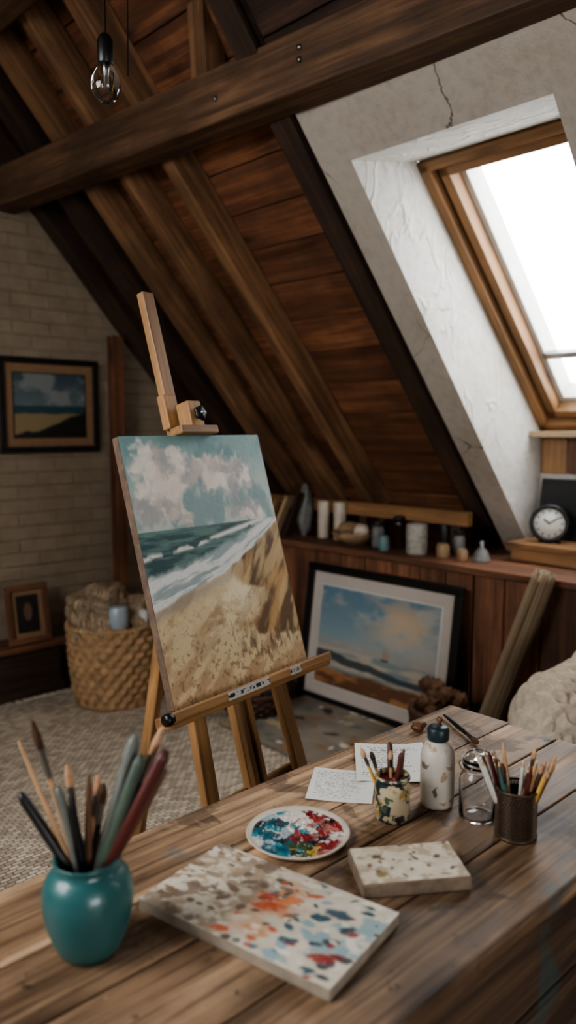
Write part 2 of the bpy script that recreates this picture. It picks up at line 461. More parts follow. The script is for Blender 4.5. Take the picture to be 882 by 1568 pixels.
def rafter(Y,mat,w=.075,x0=.85,x1=3.58,d=.135):
    A=rp(x0,Y,d/2-.01); B=rp(x1,Y,d/2-.01)
    return beam('ceiling_rafter',A,B,w,d,mat,None,up=(sn,0,cs))
rafter(4.23,W_dark,.09); rafter(3.93,W_dark); rafter(3.66,W_raft,.07); rafter(3.34,W_raft,.075); rafter(3.0,W_raft,.08)
rafter(2.28,W_dark,.11,d=.16)
for y in (3.9,3.0,.8,.0,-.8,-1.6):
    A=Vector((.75,y,zl(.75)-.04)); B=Vector((XL+.1,y,zl(XL+.1)-.04)); beam('ceiling_rafter',A,B,.08,.12,W_raft)
beam('ceiling_purlin',(1.92,4.3,2.775),(2.15,.2,2.735),.15,.20,W_beam,bevel=.008)
beam('ceiling_purlin',(1.5,4.3,3.27),(1.5,-2.5,3.27),.13,.16,W_beam,bevel=.008)
beam('ceiling_purlin',(.1,4.3,3.22),(.1,-2.5,3.22),.13,.16,W_beam,bevel=.008)
beam('ceiling_post',(2.0,2.56,2.86),(1.93,2.50,3.30),.10,.10,W_raft,up=(1,0,0))
for yb,zb in [(2.02,2.78),(2.02,2.82),(2.45,2.77)]:
    lathe('purlin_bolt',[(0,0),(.010,0),(.008,.008),(0,.009)],M_steel,(1.92+(4.3-yb)/4.1*.23-.076,yb,zb-.03),None,12,d=(-1,0,0))
bb('wall_plate',3.38,3.43,2.24,3.75,1.0,1.075,W_orange,bevel=.004)
for y in (2.32,2.95,3.6): bb('wall_plate_strut',3.39,3.42,y-.03,y+.03,.852,1.0,W_dark,bevel=.003)
bb('timber_post',2.52,2.59,4.17,4.24,0,2.05,W_board,bevel=.004)

# skylights
dd=(P1-P0).normalized(); no=Vector((-dd.z,0,dd.x))
if no.z<0: no=-no
LW=(P1-P0).length
def arealight(name,M,sx,sy,energy,col,portal=False):
    L=bpy.data.lights.new(name,'AREA'); L.shape='RECTANGLE'; L.size=sx; L.size_y=sy; L.energy=energy; L.color=col
    L.cycles.is_portal=portal
    lo=bpy.data.objects.new(name,L); COL.objects.link(lo); lo.matrix_world=M; return lo
for k,(y0,y1) in enumerate(SKY):
    g=group('window_%d'%(k+1),(3.2,(y0+y1)/2,2.1))
    def Pw(s,y,o): return P0+dd*s+no*o+Vector((0,y,0))
    def fr(nm,ins,wd,o0,o1,mat):
        oc=(o0+o1)/2; h=o1-o0
        beam(nm+'_side_1',Pw(ins,y1-ins-wd/2,oc),Pw(LW-ins,y1-ins-wd/2,oc),wd,h,mat,g,up=no)
        beam(nm+'_side_2',Pw(ins,y0+ins+wd/2,oc),Pw(LW-ins,y0+ins+wd/2,oc),wd,h,mat,g,up=no)
        beam(nm+'_head',Pw(ins+wd/2,y0+ins,oc),Pw(ins+wd/2,y1-ins,oc),wd,h,mat,g,up=no)
        beam(nm+'_foot',Pw(LW-ins-wd/2,y0+ins,oc),Pw(LW-ins-wd/2,y1-ins,oc),wd,h,mat,g,up=no)
    fr('frame',0.0,.045,-.02,.09,W_winfr)
    fr('sash',.058,.042,.015,.09,W_winfr)
    fr('lining',.045,.082,.09,.20,M_white)
    beam('glazing_bar',Pw(1.13,y0+.11,.10),Pw(1.13,y1-.11,.10),.035,.03,M_steel,g,up=no)
    mesh_obj('pane',[Pw(.1,y0+.1,.12),Pw(LW-.1,y0+.1,.12),Pw(LW-.1,y1-.1,.12),Pw(.1,y1-.1,.12)],[(0,1,2,3)],M_pane,g)
    X=dd; Z=no; Y=Z.cross(X)
    M=Matrix((X,Y,Z)).transposed().to_4x4(); M.translation=Pw(LW/2,(y0+y1)/2,.21)
    arealight('sky_portal',M,LW-.15,(y1-y0)-.15,1,(1,1,1),True)
g=group('window_3',((ox0+ox1)/2,(oy0+oy1)/2,zl((ox0+ox1)/2)))  # unseen window added on the opposite slope to brighten rafters and shelf
upn=Vector((-sn,0,cs))
def q3(x,y,o): return Vector(lo_(x,y,o))
for nm,a,b in [('side_1',(ox0,oy0+.03),(ox1,oy0+.03)),('side_2',(ox0,oy1-.03),(ox1,oy1-.03)),('head',(ox1-.02,oy0),(ox1-.02,oy1)),('foot',(ox0+.02,oy0),(ox0+.02,oy1)),('mullion',(ox0,(oy0+oy1)/2),(ox1,(oy0+oy1)/2))]:
    beam(nm,q3(*a,.07),q3(*b,.07),.06,.06,W_winfr,g,up=upn)
X=Vector((cs,0,sn)); Z=upn; Y=Z.cross(X); M=Matrix((X,Y,Z)).transposed().to_4x4(); M.translation=q3((ox0+ox1)/2,(oy0+oy1)/2,q+.01)
arealight('skylight_daylight',M,(ox1-ox0)/cs,oy1-oy0,12,(1,.93,.84))  # warm fill lamp behind the added slope opening
g=group('window_4',((wx0+wx1)/2,YB-.08,(wz0+wz1)/2))  # unseen back-wall window, added to brighten canvas and gable
for nm,a,b in [('side_1',(wx0+.03,wz0),(wx0+.03,wz1)),('side_2',(wx1-.03,wz0),(wx1-.03,wz1)),('mullion',((wx0+wx1)/2,wz0),((wx0+wx1)/2,wz1)),('head',(wx0,wz1-.03),(wx1,wz1-.03)),('foot',(wx0,wz0+.03),(wx1,wz0+.03))]:
    beam(nm,(a[0],YB-.08,a[1]),(b[0],YB-.08,b[1]),.06,.05,W_winfr,g,up=(0,1,0))
M=Matrix.Rotation(math.radians(90),4,'X'); M.translation=((wx0+wx1)/2,YB-.16,(wz0+wz1)/2)
arealight('window_daylight',M,wx1-wx0,wz1-wz0,9,(1,.94,.87))  # fill lamp set just outside the added back opening

# ------------------------------------------------------------------ world
w=bpy.data.worlds.new('World'); S.world=w; w.use_nodes=True
bg=w.node_tree.nodes['Background']; bg.inputs[0].default_value=(.96,.98,1.0,1); bg.inputs[1].default_value=12.5

# ------------------------------------------------------------------ rug
g=group('woven_rug',(1.3,2.7,0))
bb('rug_body',-.6,2.72,1.50,4.0,.001,.014,M_rug,g,bevel=.004)
M_fr=plain('rug_fringe',(.72,.67,.6),.9)
v=[];f=[]
x=-.6
while x<2.72:
    n=len(v); dx=random.uniform(-.012,.012); l=random.uniform(.05,.075)
    v+=[(x,3.995,.008),(x+.010,3.995,.008),(x+.009+dx,4.0+l,.003),(x+.001+dx,4.0+l,.003),(x+.005,3.995,.016),(x+.005+dx,4.0+l,.008)]
    f+=[(0+n,3+n,5+n,4+n),(1+n,4+n,5+n,2+n),(0+n,1+n,2+n,3+n),(2+n,5+n,3+n)]
    x+=.016
mesh_obj('fringe',v,f,M_fr,g)

# ------------------------------------------------------------------ work table
TZ=.75
g=group('work_table',(.75,.88,0))
ys=[.567,.722,.88,1.015,1.2]
ends=[1.735,1.742,1.738,1.75]
bx=[]
for i in range(4):
    bx.append(corners(-.25,ends[i],ys[i]+.0015,ys[i+1]-.0015,TZ-.035-.0015*(i%2),TZ-.0008*(i%2)))
many_boxes('tabletop',bx,W_table(0),g,bevel=.0035)
bb('apron_front',-.2,1.70,.585,.61,.34,TZ-.037,W_tside,g)
bb('apron_back',-.2,1.70,1.15,1.175,.60,TZ-.037,W_tside,g)
bb('apron_side_1',1.675,1.70,.61,1.15,.34,TZ-.037,W_tside,g)
bb('apron_side_2',-.2,-.175,.61,1.15,.34,TZ-.037,W_tside,g)
bb('apron_batten',-.2,1.70,.578,.586,.55,.565,W_tside,g)
for i,(lx,ly) in enumerate([(-.16,.63),(1.64,.63),(-.16,1.13),(1.64,1.13)]):
    bb('leg_%d'%(i+1),lx-.035,lx+.035,ly-.035,ly+.035,0,TZ-.037,W_tside,g,.005)

# ------------------------------------------------------------------ paintings
def seascape(U,V):
    w1=(fbm(U,V,5,5,4,3)-.5); w2=(fbm(U,V,14,14,3,9)-.5)
    sky=mx(C((.74,.77,.74)),C((.50,.63,.62)),sst(.66,.95,V+w1*.25))
    sky=mx(sky,C((.41,.55,.56)),sst(.50,.62,fbm(U,V,6,5,4,17))*.7)
    cl=fbm(U+w2*.07,V+w2*.06,4,5,5,31)
    prof=.48+.28*np.abs(V-.76)-.10*np.exp(-((V-.68)/.05)**2)-.09*np.exp(-(((U-.42)/.26)**2+((V-.80)/.09)**2))+.05*sst(.85,1,V)
    cm=sst(prof-.01,prof+.10,cl)
    cc=mx(C((.66,.65,.64)),C((.93,.88,.83)),sst(.36,.60,fbm(U+w2*.07,V+w1*.05,11,13,4,77)))
    cc=mx(cc,C((.86,.77,.71)),sst(.5,.7,fbm(U,V,7,7,3,12))*.5)
    col=mx(sky,cc,cm*.92)
    hor=.642-.01*U
    st=fbm(U,V,6,60,3,41)
    sea=mx(C((.20,.32,.32)),C((.38,.50,.48)),sst(.35,.7,st))
    sea=mx(sea,C((.44,.56,.53)),sst(.62,.64,V)*.4)
    fo=lambda pts: np.interp(U,[p[0] for p in pts],[p[1] for p in pts])
    ftop=fo([(0,.475),(.25,.495),(.5,.535),(.7,.585),(.85,.615),(1,.640)])+w1*.03
    fbot=fo([(0,.355),(.25,.395),(.5,.435),(.7,.50),(.85,.56),(1,.615)])+w1*.02
    swell=np.exp(-((V-(fo([(0,.545),(.3,.56),(.6,.60),(1,.64)])+w1*.02))/.009)**2)*sst(.42,.55,fbm(U,V,10,18,3,63)+.12)
    sea=mx(sea,C((.86,.86,.83)),np.clip(swell*1.2,0,1))
    rel=np.clip((V-fbot)/(ftop-fbot+1e-4),0,1)
    foam=mx(C((.88,.88,.86)),C((.62,.67,.67)),sst(.44,.62,fbm(U*.9,rel*.9,6,5,5,19)))
    fm=sst(-.016,.016,ftop-V+w2*.03)
    sea=mx(sea,foam,fm)
    col=mx(col,sea,sst(-.002,.002,hor-V))
    dg=fbm(np.clip(U*.6+V*.4,0,1),np.clip(V-U*.5+.5,0,1)*.66,8,26,5,51)
    sand=mx(C((.70,.59,.45)),C((.83,.74,.59)),sst(.38,.62,dg))
    wet=np.exp(-((V-(fbot-.02))/.022)**2)
    sand=mx(sand,C((.62,.58,.54)),wet*.7)
    light=np.exp(-(((U-.58)/.24)**2+((V-.37+(.62-U)*.35)/.09)**2))
    sand=mx(sand,C((.92,.86,.73)),np.clip(light*1.1*sst(.3,.6,fbm(U,V,16,30,4,8)),0,1))
    sand=mx(sand,C((.50,.41,.31)),sst(.64,.69,fbm(U,V,60,60,3,88))*.7*sst(.45,.1,V))
    edge=np.interp(V,[0,.08,.13,.17,.22,.27,.31,.345,.38,.42,.47,.53,.60,.63],[1.3,1.2,.98,.68,.60,.70,.80,.78,.62,.58,.64,.73,.85,.94])
    dn=sst(-.06,.06,U-edge+w2*.2+w1*.10)
    dst=fbm(np.clip(U*.7+V*.3,0,1),np.clip(V*.8-U*.75+.7,0,1)*.66,6,30,5,23)
    dune=mx(C((.42,.32,.22)),C((.73,.58,.40)),sst(.36,.62,dst))
    dune=mx(dune,C((.80,.69,.52)),sst(.56,.66,fbm(np.clip(U*.7+V*.3,0,1),np.clip(V*.8-U*.75+.7,0,1)*.66,5,16,4,29))*.7)
    sand=mx(sand,dune,dn)
    gr=fbm(U,V,70,16,3,55)
    grass=sst(.50,.60,gr)*np.exp(-((V-.13-w1*.1)/.05)**2)*sst(.45,.6,U)
    sand=mx(sand,C((.34,.26,.18)),grass*.75)
    col=mx(col,sand,sst(-.006,.006,fbot-V+w2*.02))
    return col*(.94+.12*fbm(U,V,60,80,2,5))[:,None]
def harbour(U,V):
    w1=fbm(U,V,5,4,4,2)-.5
    col=mx(C((.52,.60,.62)),C((.38,.49,.55)),sst(.4,1,V))
    cl=fbm(U,V,4,4,4,7)
    col=mx(col,C((.78,.66,.52)),sst(.42,.62,cl)*np.exp(-(((U-.72)/.3)**2+((V-.74)/.25)**2))*.85)
    col=mx(col,C((.66,.65,.62)),sst(.46,.66,fbm(U,V,5,6,4,71))*.6)
    col=mx(col,C((.66,.59,.53)),sst(.54,.42,V)*.5)
    sea=mx(C((.48,.53,.53)),C((.68,.64,.58)),sst(.4,.6,fbm(U,V,4,20,3,4)))
    col=mx(col,sea,sst(.40,.38,V+w1*.02))
    col=mx(col,C((.18,.23,.26)),sst(.01,-.01,np.abs(V-(.30-.10*U)+w1*.06)-(.045-.02*U))*.9)
    col=mx(col,mx(C((.40,.28,.20)),C((.64,.46,.31)),sst(.4,.6,fbm(U,V,6,16,3,33))),sst(.19,.14,V+w1*.08))
    # small sailing ship : hull + triangular sails
    hull=(np.abs(U-.60)<.035-(.40-V)*.5)&(V>.375)&(V<.40)
    col=mx(col,C((.30,.22,.19)),hull.astype(float)*.9)
    for cx,hh,ww in ((.588,.55,.022),(.615,.52,.020)):
        s=((U-cx>0)&(U-cx<ww*np.clip((hh-V)/(hh-.40),0,1))&(V>.405)&(V<hh)).astype(float)
        col=mx(col,C((.62,.48,.38)),s*.85)
    return col
def fieldscape(U,V):
    w1=fbm(U,V,5,4,4,21)-.5
    col=mx(C((.38,.43,.45)),C((.25,.30,.33)),sst(.5,1,V))
    col=mx(col,C((.54,.55,.54)),sst(.44,.64,fbm(U,V,4,4,4,8))*.8)
    col=mx(col,C((.16,.27,.30)),sst(.50,.49,V))
    col=mx(col,C((.56,.49,.36)),sst(.38,.36,V+w1*.05))
    col=mx(col,C((.10,.10,.09)),sst(.02,-.02,V-(.04+.38*U**1.5)+w1*.1))
    return col
def portrait(U,V):
    col=mx(C((.10,.10,.11)),C((.2,.18,.17)),fbm(U,V,4,4,3,1))
    return mx(col,C((.42,.34,.28)),sst(1,.7,np.sqrt(((U-.5)/.25)**2+((V-.55)/.3)**2)))
M_oil=attr_mat('oil_paint',.55,.25,130)
M_print=attr_mat('art_print',.4,.05,60)

ang=math.radians(9.1); beta=math.radians(15.7)
wv=Vector((math.cos(ang),math.sin(ang),0)); nh=Vector((-math.sin(ang),math.cos(ang),0))
uv=(nh*math.sin(beta)+Vector((0,0,1))*math.cos(beta)).normalized()
nv=wv.cross(uv)
if nv.y>0: nv=-nv
B0=Vector((1.091,1.557,.8))
CW=.556; CH=.706
def E(s,h,o=0): return B0+wv*s+uv*h+nv*o
Mc=Matrix((wv,-nv,uv)).transposed().to_4x4()
g=group('seascape_canvas',tuple(E(CW/2,0)))
M1=Mc.copy(); M1.translation=E(0,0,.0)
painted('painted_face',CW,CH,330,420,seascape,M_oil,M1,g,
        height=lambda U,V,c:.0005*fbm(U,V,50,60,3,4))
M_cside=plain('canvas_side',(.42,.34,.28),.8,var=.5,scale=30)
M2=Mc.copy(); M2.translation=E(CW/2,CH/2,-.0135)
box('stretcher',(CW,.025,CH),M2,M_cside,g,.003)
g=group('artist_easel',tuple(E(CW/2,-.83)))
def eb(nm,a,b,w,h,mat=W_easel): return beam(nm,a,b,w,h,mat,g,up=nv)
hf=-(B0.z-.02)/uv.z
eb('mast_1',E(.278,hf+.06,-.06),E(.262,1.145,-.06),.042,.028)
eb('mast_2',E(.262,hf+.1,-.034),E(.262,-.02,-.034),.020,.02)
eb('mast_3',E(.296,hf+.1,-.034),E(.296,-.02,-.034),.020,.02)
eb('front_leg_1',E(.06,hf,-.04),E(.15,.66,-.05),.048,.026)
eb('front_leg_2',E(.50,hf,-.04),E(.41,.66,-.05),.048,.026)
eb('cross_bar_upper',E(.12,.60,-.075),E(.44,.60,-.075),.045,.02)
eb('cross_bar_lower',E(.05,-.30,-.066),E(.51,-.30,-.066),.04,.02)
hinge=E(.278,.60,-.09); foot=B0+wv*.278+nh*.50; foot.z=.018
beam('rear_leg',hinge,foot,.042,.026,W_easel,g,up=wv)
eb('tray_rail',E(-.055,-.016,.012),E(.615,-.016,.012),.03,.062)
eb('tray_lip',E(-.055,-.004,.046),E(.615,-.004,.046),.026,.012)
lathe('tray_end_cap',[(.0,-.012),(.014,-.012),(.016,0),(.014,.012),(0,.012)],M_black,tuple(E(-.06,-.004,.040)),g,20,d=wv)
eb('clamp_block',E(.278,CH+.012,-.0),E(.278,CH+.095,-.0),.052,.05)
eb('clamp_shelf',E(.205,CH+.012,.004),E(.352,CH+.012,.004),.024,.05)
eb('clamp_back',E(.25,CH+.03,-.05),E(.25,CH+.13,-.05),.05,.03)
lathe('clamp_knob',[(0,0),(.010,0),(.010,.006),(.019,.008),(.021,.013),(.018,.018),(0,.020)],M_black,tuple(E(.282,CH+.055,.024)),g,24,d=nv,
      rfun=lambda r,z,a:r*(1+.12*math.cos(5*a)) if r>.015 else r)
lathe('clamp_bolt',[(0,0),(.005,0),(.005,.024),(.003,.027),(0,.027)],M_steel,tuple(E(.282,CH+.055,.024)),g,12,d=nv)
def label(U,V):
    col=np.broadcast_to(C((.74,.73,.70)),(len(U),3)).copy()
    t=(vnoise(U,V,26,3,5)>.55)&(V>.25)&(V<.75); col[t]=C((.12,.12,.13)); return col
for i,(s,wl) in enumerate([(.14,.17),(.405,.05)]):
    M3=Mc.copy(); M3.translation=E(s,-.015,.0535)
    painted('paper_label_%d'%(i+1),wl,.022,120,14,label,M_print,M3,g)

def framed(name,M,w,h,fw,mw,fn,fmat,mmat,depth=.025,nx=160,ny=130):
    g=group(name,tuple(M.translation))
    def L(x,y,z): return M@Matrix.Translation((x,y,z))
    box('frame_bottom',(w,depth,fw),L(w/2,0,fw/2),fmat(0),g,.004)
    box('frame_top',(w,depth,fw),L(w/2,0,h-fw/2),fmat(0),g,.004)
    box('frame_left',(fw,depth,h-2*fw),L(fw/2,0,h/2),fmat(2),g,.004)
    box('frame_right',(fw,depth,h-2*fw),L(w-fw/2,0,h/2),fmat(2),g,.004)
    box('backing',(w-fw,.006,h-fw),L(w/2,depth*.3,h/2),mmat,g,0)
    m=fw+mw
    box('inner_lip',(w-2*m+.012,.003,h-2*m+.012),L(w/2,depth*.3-.0045,h/2),M_white if mmat is M_mat else W_frame(0),g,0)
    painted('picture',w-2*m,h-2*m,nx,ny,fn,M_print,L(m,depth*.3-.0075,m),g)
    return g
framed('framed_landscape',Matrix.Translation((1.85,YG-.022,1.36)),.62,.54,.035,.055,fieldscape,W_frame,M_matd)
framed('framed_picture',Matrix.Translation((1.30,YG-.022,2.02)),.50,.50,.035,.05,portrait,W_frame,M_matd)
lean=math.atan2(.11,.80)
zx=Vector((math.sin(lean),0,math.cos(lean))); xx=Vector((0,-1,0)); yy=zx.cross(xx)
M=Matrix((xx,yy,zx)).transposed().to_4x4(); M.translation=Vector((2.985,3.07,.0035))
framed('framed_seascape',M,1.02,.76,.045,.07,harbour,W_frame,M_mat,nx=220,ny=180)
ln=math.radians(8)
zx=Vector((0,math.sin(ln),math.cos(ln))); xx=Vector((1,0,0)); yy=zx.cross(xx)
M=Matrix((xx,yy,zx)).transposed().to_4x4(); M.translation=Vector((1.79,4.12,.300))
framed('photo_frame',M,.25,.33,.032,.035,portrait,W_clad,M_matd,nx=50,ny=60)

g=group('low_bench',(1.6,4.1,0))
bb('bench_top',1.15,2.12,4.07,4.29,.265,.297,W_clad,g)
bb('bench_body',1.2,2.08,4.10,4.28,.0,.262,W_dark,g)
bb('bench_plinth',1.18,2.10,4.085,4.10,.0,.05,W_dark,g)

# ------------------------------------------------------------------ wicker basket
M_wick=plain('wicker',(.66,.53,.39),.7,var=.4,scale=14,bumpv=.3)
M_wickd=plain('wicker_dark',(.30,.20,.13),.7,var=.4,scale=14)
def wicker(name,cx,cy,r0,r1,h,mat,z0=0,rows=16,st=26,amp=.010):
    g=group(name,(cx,cy,z0))
    prof=[]; n=rows*4
    for j in range(n+1):
        t=j/n; prof.append((r0+(r1-r0)*math.sin(t*math.pi*.55),t*h))
    def rf(r,z,a):
        row=int(z/h*rows-1e-6); ph=math.pi*(row%2)
        bul=abs(math.sin(z/h*rows*math.pi))
        return r+(amp*math.sin(st*a+ph)+.005)*bul
    lathe('basket_wall',prof,mat,(cx,cy,z0),g,st*6,rfun=rf)
    rt=r0+(r1-r0)*math.sin(.55*math.pi)
    for k in range(2):
        pts=[((rt+.006*math.sin(20*a+k*math.pi))*math.cos(a)+cx,(rt+.006*math.sin(20*a+k*math.pi))*math.sin(a)+cy,z0+h+.004+.006*math.cos(20*a+k*math.pi)) for a in np.linspace(0,2*math.pi,161)[:-1]]
        tube('rim_%d'%(k+1),pts,.011,mat,g,True)
    return g
bk=wicker('wicker_basket',2.20,3.70,.205,.245,.43,M_wick,.0145,11,22,.013)
M_knit=weave_mat('knit_wool',(.74,.65,.54),(.40,.33,.26),.03,.015)
def blob(name,c,r,mat,parent,seed=0,amp=.25,fr=3.,sub=4):
    bm=bmesh.new(); bmesh.ops.create_icosphere(bm,subdivisions=sub,radius=1)
    from mathutils import noise as mn
    for v in bm.verts:
        n=mn.noise(v.co*fr*.6+Vector((seed*3.1,seed,0)))+.4*mn.noise(v.co*fr*1.7+Vector((0,seed*2.3,seed)))
        k=1+amp*n
        v.co=Vector((v.co.x*r[0]*k,v.co.y*r[1]*k,v.co.z*r[2]*k))
    me=bpy.data.meshes.new(name); bm.to_mesh(me); bm.free(); me.materials.append(mat)
    me.polygons.foreach_set('use_smooth',[True]*len(me.polygons))
    o=bpy.data.objects.new(name,me); COL.objects.link(o); o.location=c; setpar(o,parent); return o
blob('blanket_1',(2.14,3.74,.52),(.17,.16,.14),M_knit,bk,1,.35)
blob('blanket_2',(2.28,3.64,.47),(.13,.15,.12),M_knit,bk,2,.35)
blob('blanket_3',(2.10,3.64,.46),(.14,.12,.12),M_knit,bk,5,.35)
lathe('candle_jar',[(0,0),(.045,0),(.05,.01),(.05,.11),(.045,.115),(0,.112)],plain('pale_candle',(.62,.66,.68),.3),(2.12,3.52,.46),bk,28)
lathe('candle_jar_2',[(0,0),(.025,0),(.027,.01),(.027,.08),(.02,.09),(0,.09)],M_white,(2.26,3.50,.45),bk,20)

# ------------------------------------------------------------------ knee-wall shelf things
def jar(name,x,y,r,h,mat,z=.85,lid=None,prof=None):
    g=group(name,(x,y,z))
    pr=prof or [(0,0),(r*.92,0),(r,.008),(r,h*.80),(r*.97,h*.84),(r*.82,h*.90),(r*.82,h*.97),(r*.86,h*.98),(r*.86,h),(r*.7,h),(r*.7,h*.96),(0,h*.95)]
    lathe('jar_body',pr,mat,(x,y,z+.0005),g,28)
    if lid: lathe('jar_lid',[(0,0),(r*.9,0),(r*.9,.02),(r*.8,.026),(0,.026)],lid,(x,y,z+h),g,28)
    return g
M_cream=plain('cream_ceramic',(.78,.73,.66),.45,var=.12)
M_greyc=plain('grey_ceramic',(.46,.46,.45),.5,var=.3)
M_tan=plain('tan_ceramic',(.60,.49,.37),.5,var=.2)
M_teal=plain('teal_ceramic',(.40,.50,.50),.4)
M_can=plain('label_can',(.66,.64,.60),.5,var=.35,scale=40)
M_darkc=plain('dark_ceramic',(.12,.10,.09),.4)
def cyl(r,h): return [(0,0),(r*.96,0),(r,.004),(r,h-.006),(r*.95,h),(r*.85,h),(r*.85,h-.01),(0,h-.012)]
jar('candle',3.35,3.22,.036,.22,M_cream,prof=cyl(.036,.22))
jar('candle',3.35,3.09,.036,.22,M_cream,prof=cyl(.036,.22))
g=group('slatted_board',(3.3,3.5,.85))
for i in range(3):
    beam('slat_%d'%(i+1),(3.20+.01*i,3.60-i*.10,.856),(3.25,3.50-i*.09,1.06+i*.03),.02,.08-.015*i,[W_orange,W_pale,W_dark][i],g,up=(1,0,0))
blob('paper_scroll',(3.33,3.36,1.0),(.05,.045,.15),M_greyc,None,4,.25)
g=group('serving_bowl',(3.30,2.93,.85))
lathe('bowl',[(0,.0),(.06,0),(.11,.03),(.135,.065),(.13,.068),(.10,.035),(0,.012)],M_tan,(3.30,2.93,.8505),g,36)
blob('bread_roll_1',(3.29,2.96,.93),(.07,.06,.04),M_tan,g,3,.3); blob('bread_roll_2',(3.31,2.89,.925),(.05,.05,.035),M_cream,g,6,.3)
jar('small_jar',3.28,2.74,.036,.12,M_greyc,lid=M_darkc)
jar('small_jar',3.36,2.66,.034,.15,M_glass,lid=M_darkc)
jar('small_jar',3.22,2.65,.030,.08,M_teal)
jar('paint_tin',3.27,2.47,.055,.155,M_can,prof=cyl(.055,.155))
jar('small_jar',3.42,2.40,.036,.16,M_darkc)
jar('small_jar',3.26,2.30,.034,.07,M_tan)
jar('small_jar',3.36,2.27,.03,.11,M_greyc,lid=M_darkc)
jar('small_jar',3.24,2.17,.026,.06,M_tan)
jar('glass_funnel',3.30,2.10,.04,.10,M_greyc,prof=[(0,0),(.045,0),(.045,.008),(.03,.05),(.010,.07),(.010,.10),(0,.10)])
jar('spray_bottle',3.45,2.85,.035,.20,M_darkc)

g=group('side_shelf',(3.55,1.6,.85))
bb('shelf_top',3.40,3.74,1.26,2.035,.915,.945,W_orange,g,.004)
bb('shelf_apron',3.425,3.45,1.28,2.015,.853,.914,W_orange,g,.003)
bb('shelf_end',3.45,3.72,1.985,2.015,.852,.914,W_orange,g,.003)
g=group('chalk_board',(3.66,1.65,.95))
Mb=Matrix.Translation((3.655,1.70,1.099))@Matrix.Rotation(math.radians(9),4,'Y')
box('slate',(.012,.56,.285),Mb,M_black,g,.002)
for i,(a,b) in enumerate([((0,0,.142),(.02,.58,.016)),((0,0,-.142),(.02,.58,.016)),((0,.285,0),(.02,.016,.285)),((0,-.285,0),(.02,.016,.285))]):
    box('slate_edge_%d'%i,b,Mb@Matrix.Translation(a),W_frame(1),g,.003)
g=group('desk_clock',(3.52,1.86,.945))
cd=Vector((-1,-.45,.12)).normalized(); cc=Vector((3.52,1.865,1.040))
lathe('clock_case',[(0,-.035),(.07,-.035),(.088,-.022),(.094,0),(.090,.014),(.076,.016),(.072,.006),(0,.006)],M_black,tuple(cc),g,48,d=cd)
lathe('clock_face',[(0,0),(.072,0),(.072,.001),(0,.001)],plain('clock_white',(.86,.85,.82),.4,var=.02),tuple(cc+cd*.0065),g,48,d=cd)
Mq=dirM(cc+cd*.009,cd)
for i in range(12):
    a=i*math.pi/6
    box('tick_%d'%i,(.014,.005,.001),Mq@Matrix.Rotation(a,4,'Z')@Matrix.Translation((.060,0,0)),M_black,g,0)
box('hand_1',(.055,.006,.002),Mq@Matrix.Rotation(.6,4,'Z')@Matrix.Translation((.022,0,.001)),M_black,g,0)
box('hand_2',(.038,.008,.002),Mq@Matrix.Rotation(2.5,4,'Z')@Matrix.Translation((.015,0,.002)),M_black,g,0)
for s in (-1,1): lathe('clock_foot',[(0,0),(.010,0),(.008,.03),(0,.03)],M_black,(3.525,1.865+s*.045,.9455),g,12)
jar('small_pot',3.50,1.50,.05,.10,M_tan,z=.945)
g=group('wood_tiles',(3.74,1.6,1.3))
for i in range(5):
    bb('tile_%d'%i,3.735,3.752,1.30+i*.15,1.30+i*.15+.14,1.27,1.45,[W_clad,W_orange,W_board][i%3],g,.003)

# ------------------------------------------------------------------ carpet roll, bowl of cones, armchair, clutter
M_roll=weave_mat('roll_jute',(.70,.62,.51),(.38,.31,.24),.02,.012)
A=Vector((3.02,1.90,.012)); Bt=Vector((3.09,1.63,.87))
lathe('carpet_roll',[(0,0),(.05,0),(.053,.01),(.050,.86),(.044,.90),(.036,.90),(.036,.88),(.024,.88),(.024,.90),(.012,.90),(.012,.87),(0,.87)],M_roll,tuple(A+Vector((-.03,0,.02))),None,32,d=Bt-A)
bk=wicker('bowl_of_pine_cones',2.92,2.06,.10,.13,.20,M_wickd,0,8,16)
M_cone=plain('cone_brown',(.42,.29,.20),.8,var=.5,scale=60,bumpv=.8)
for i in range(14):
    a=i*2.4; r=.03+.07*(i%3)/2
    blob('cone_%d'%i,(2.92+r*math.cos(a),2.06+r*math.sin(a),.21+.03*(i%4)),(.035,.035,.035),M_cone,bk,i,.6,9,3)

DY=-.11; DZ=-.03
g=group('armchair',(2.62,1.15+DY,0))
bb('seat_base',2.30,2.98,.78+DY,1.44+DY,.22,.34,W_dark,g,.02)
for i,(a,b) in enumerate([(2.34,.82),(2.94,.82),(2.34,1.40),(2.94,1.40)]): bb('leg_%d'%i,a-.025,a+.025,b-.025+DY,b+.025+DY,0,.23,W_dark,g,.005)
M_cush=plain('cushion_fabric',(.60,.55,.48),.9)
M_throw=plain('throw_wool',(.76,.70,.62),.95,var=.25,scale=50,bumpv=.5)
def rbox(nm,size,loc,mat,bev,parent,rot=0):
    loc=(loc[0],loc[1]+DY,loc[2]+DZ)
    Mx=Matrix.Translation(loc)@Matrix.Rotation(rot,4,'Z'); o=box(nm,size,Mx,mat,parent,bev,6)
    o.modifiers['bev'].width=bev; o.data.polygons.foreach_set('use_smooth',[True]*len(o.data.polygons)); return o
rbox('seat_cushion',(.60,.50,.14),(2.62,1.08,.405),M_cush,.05,g)
rbox('arm_2',(.62,.13,.30),(2.62,.82,.41),M_wickd,.06,g)
rbox('back',(.16,.64,.50),(2.93,1.10,.53),M_throw,.07,g)
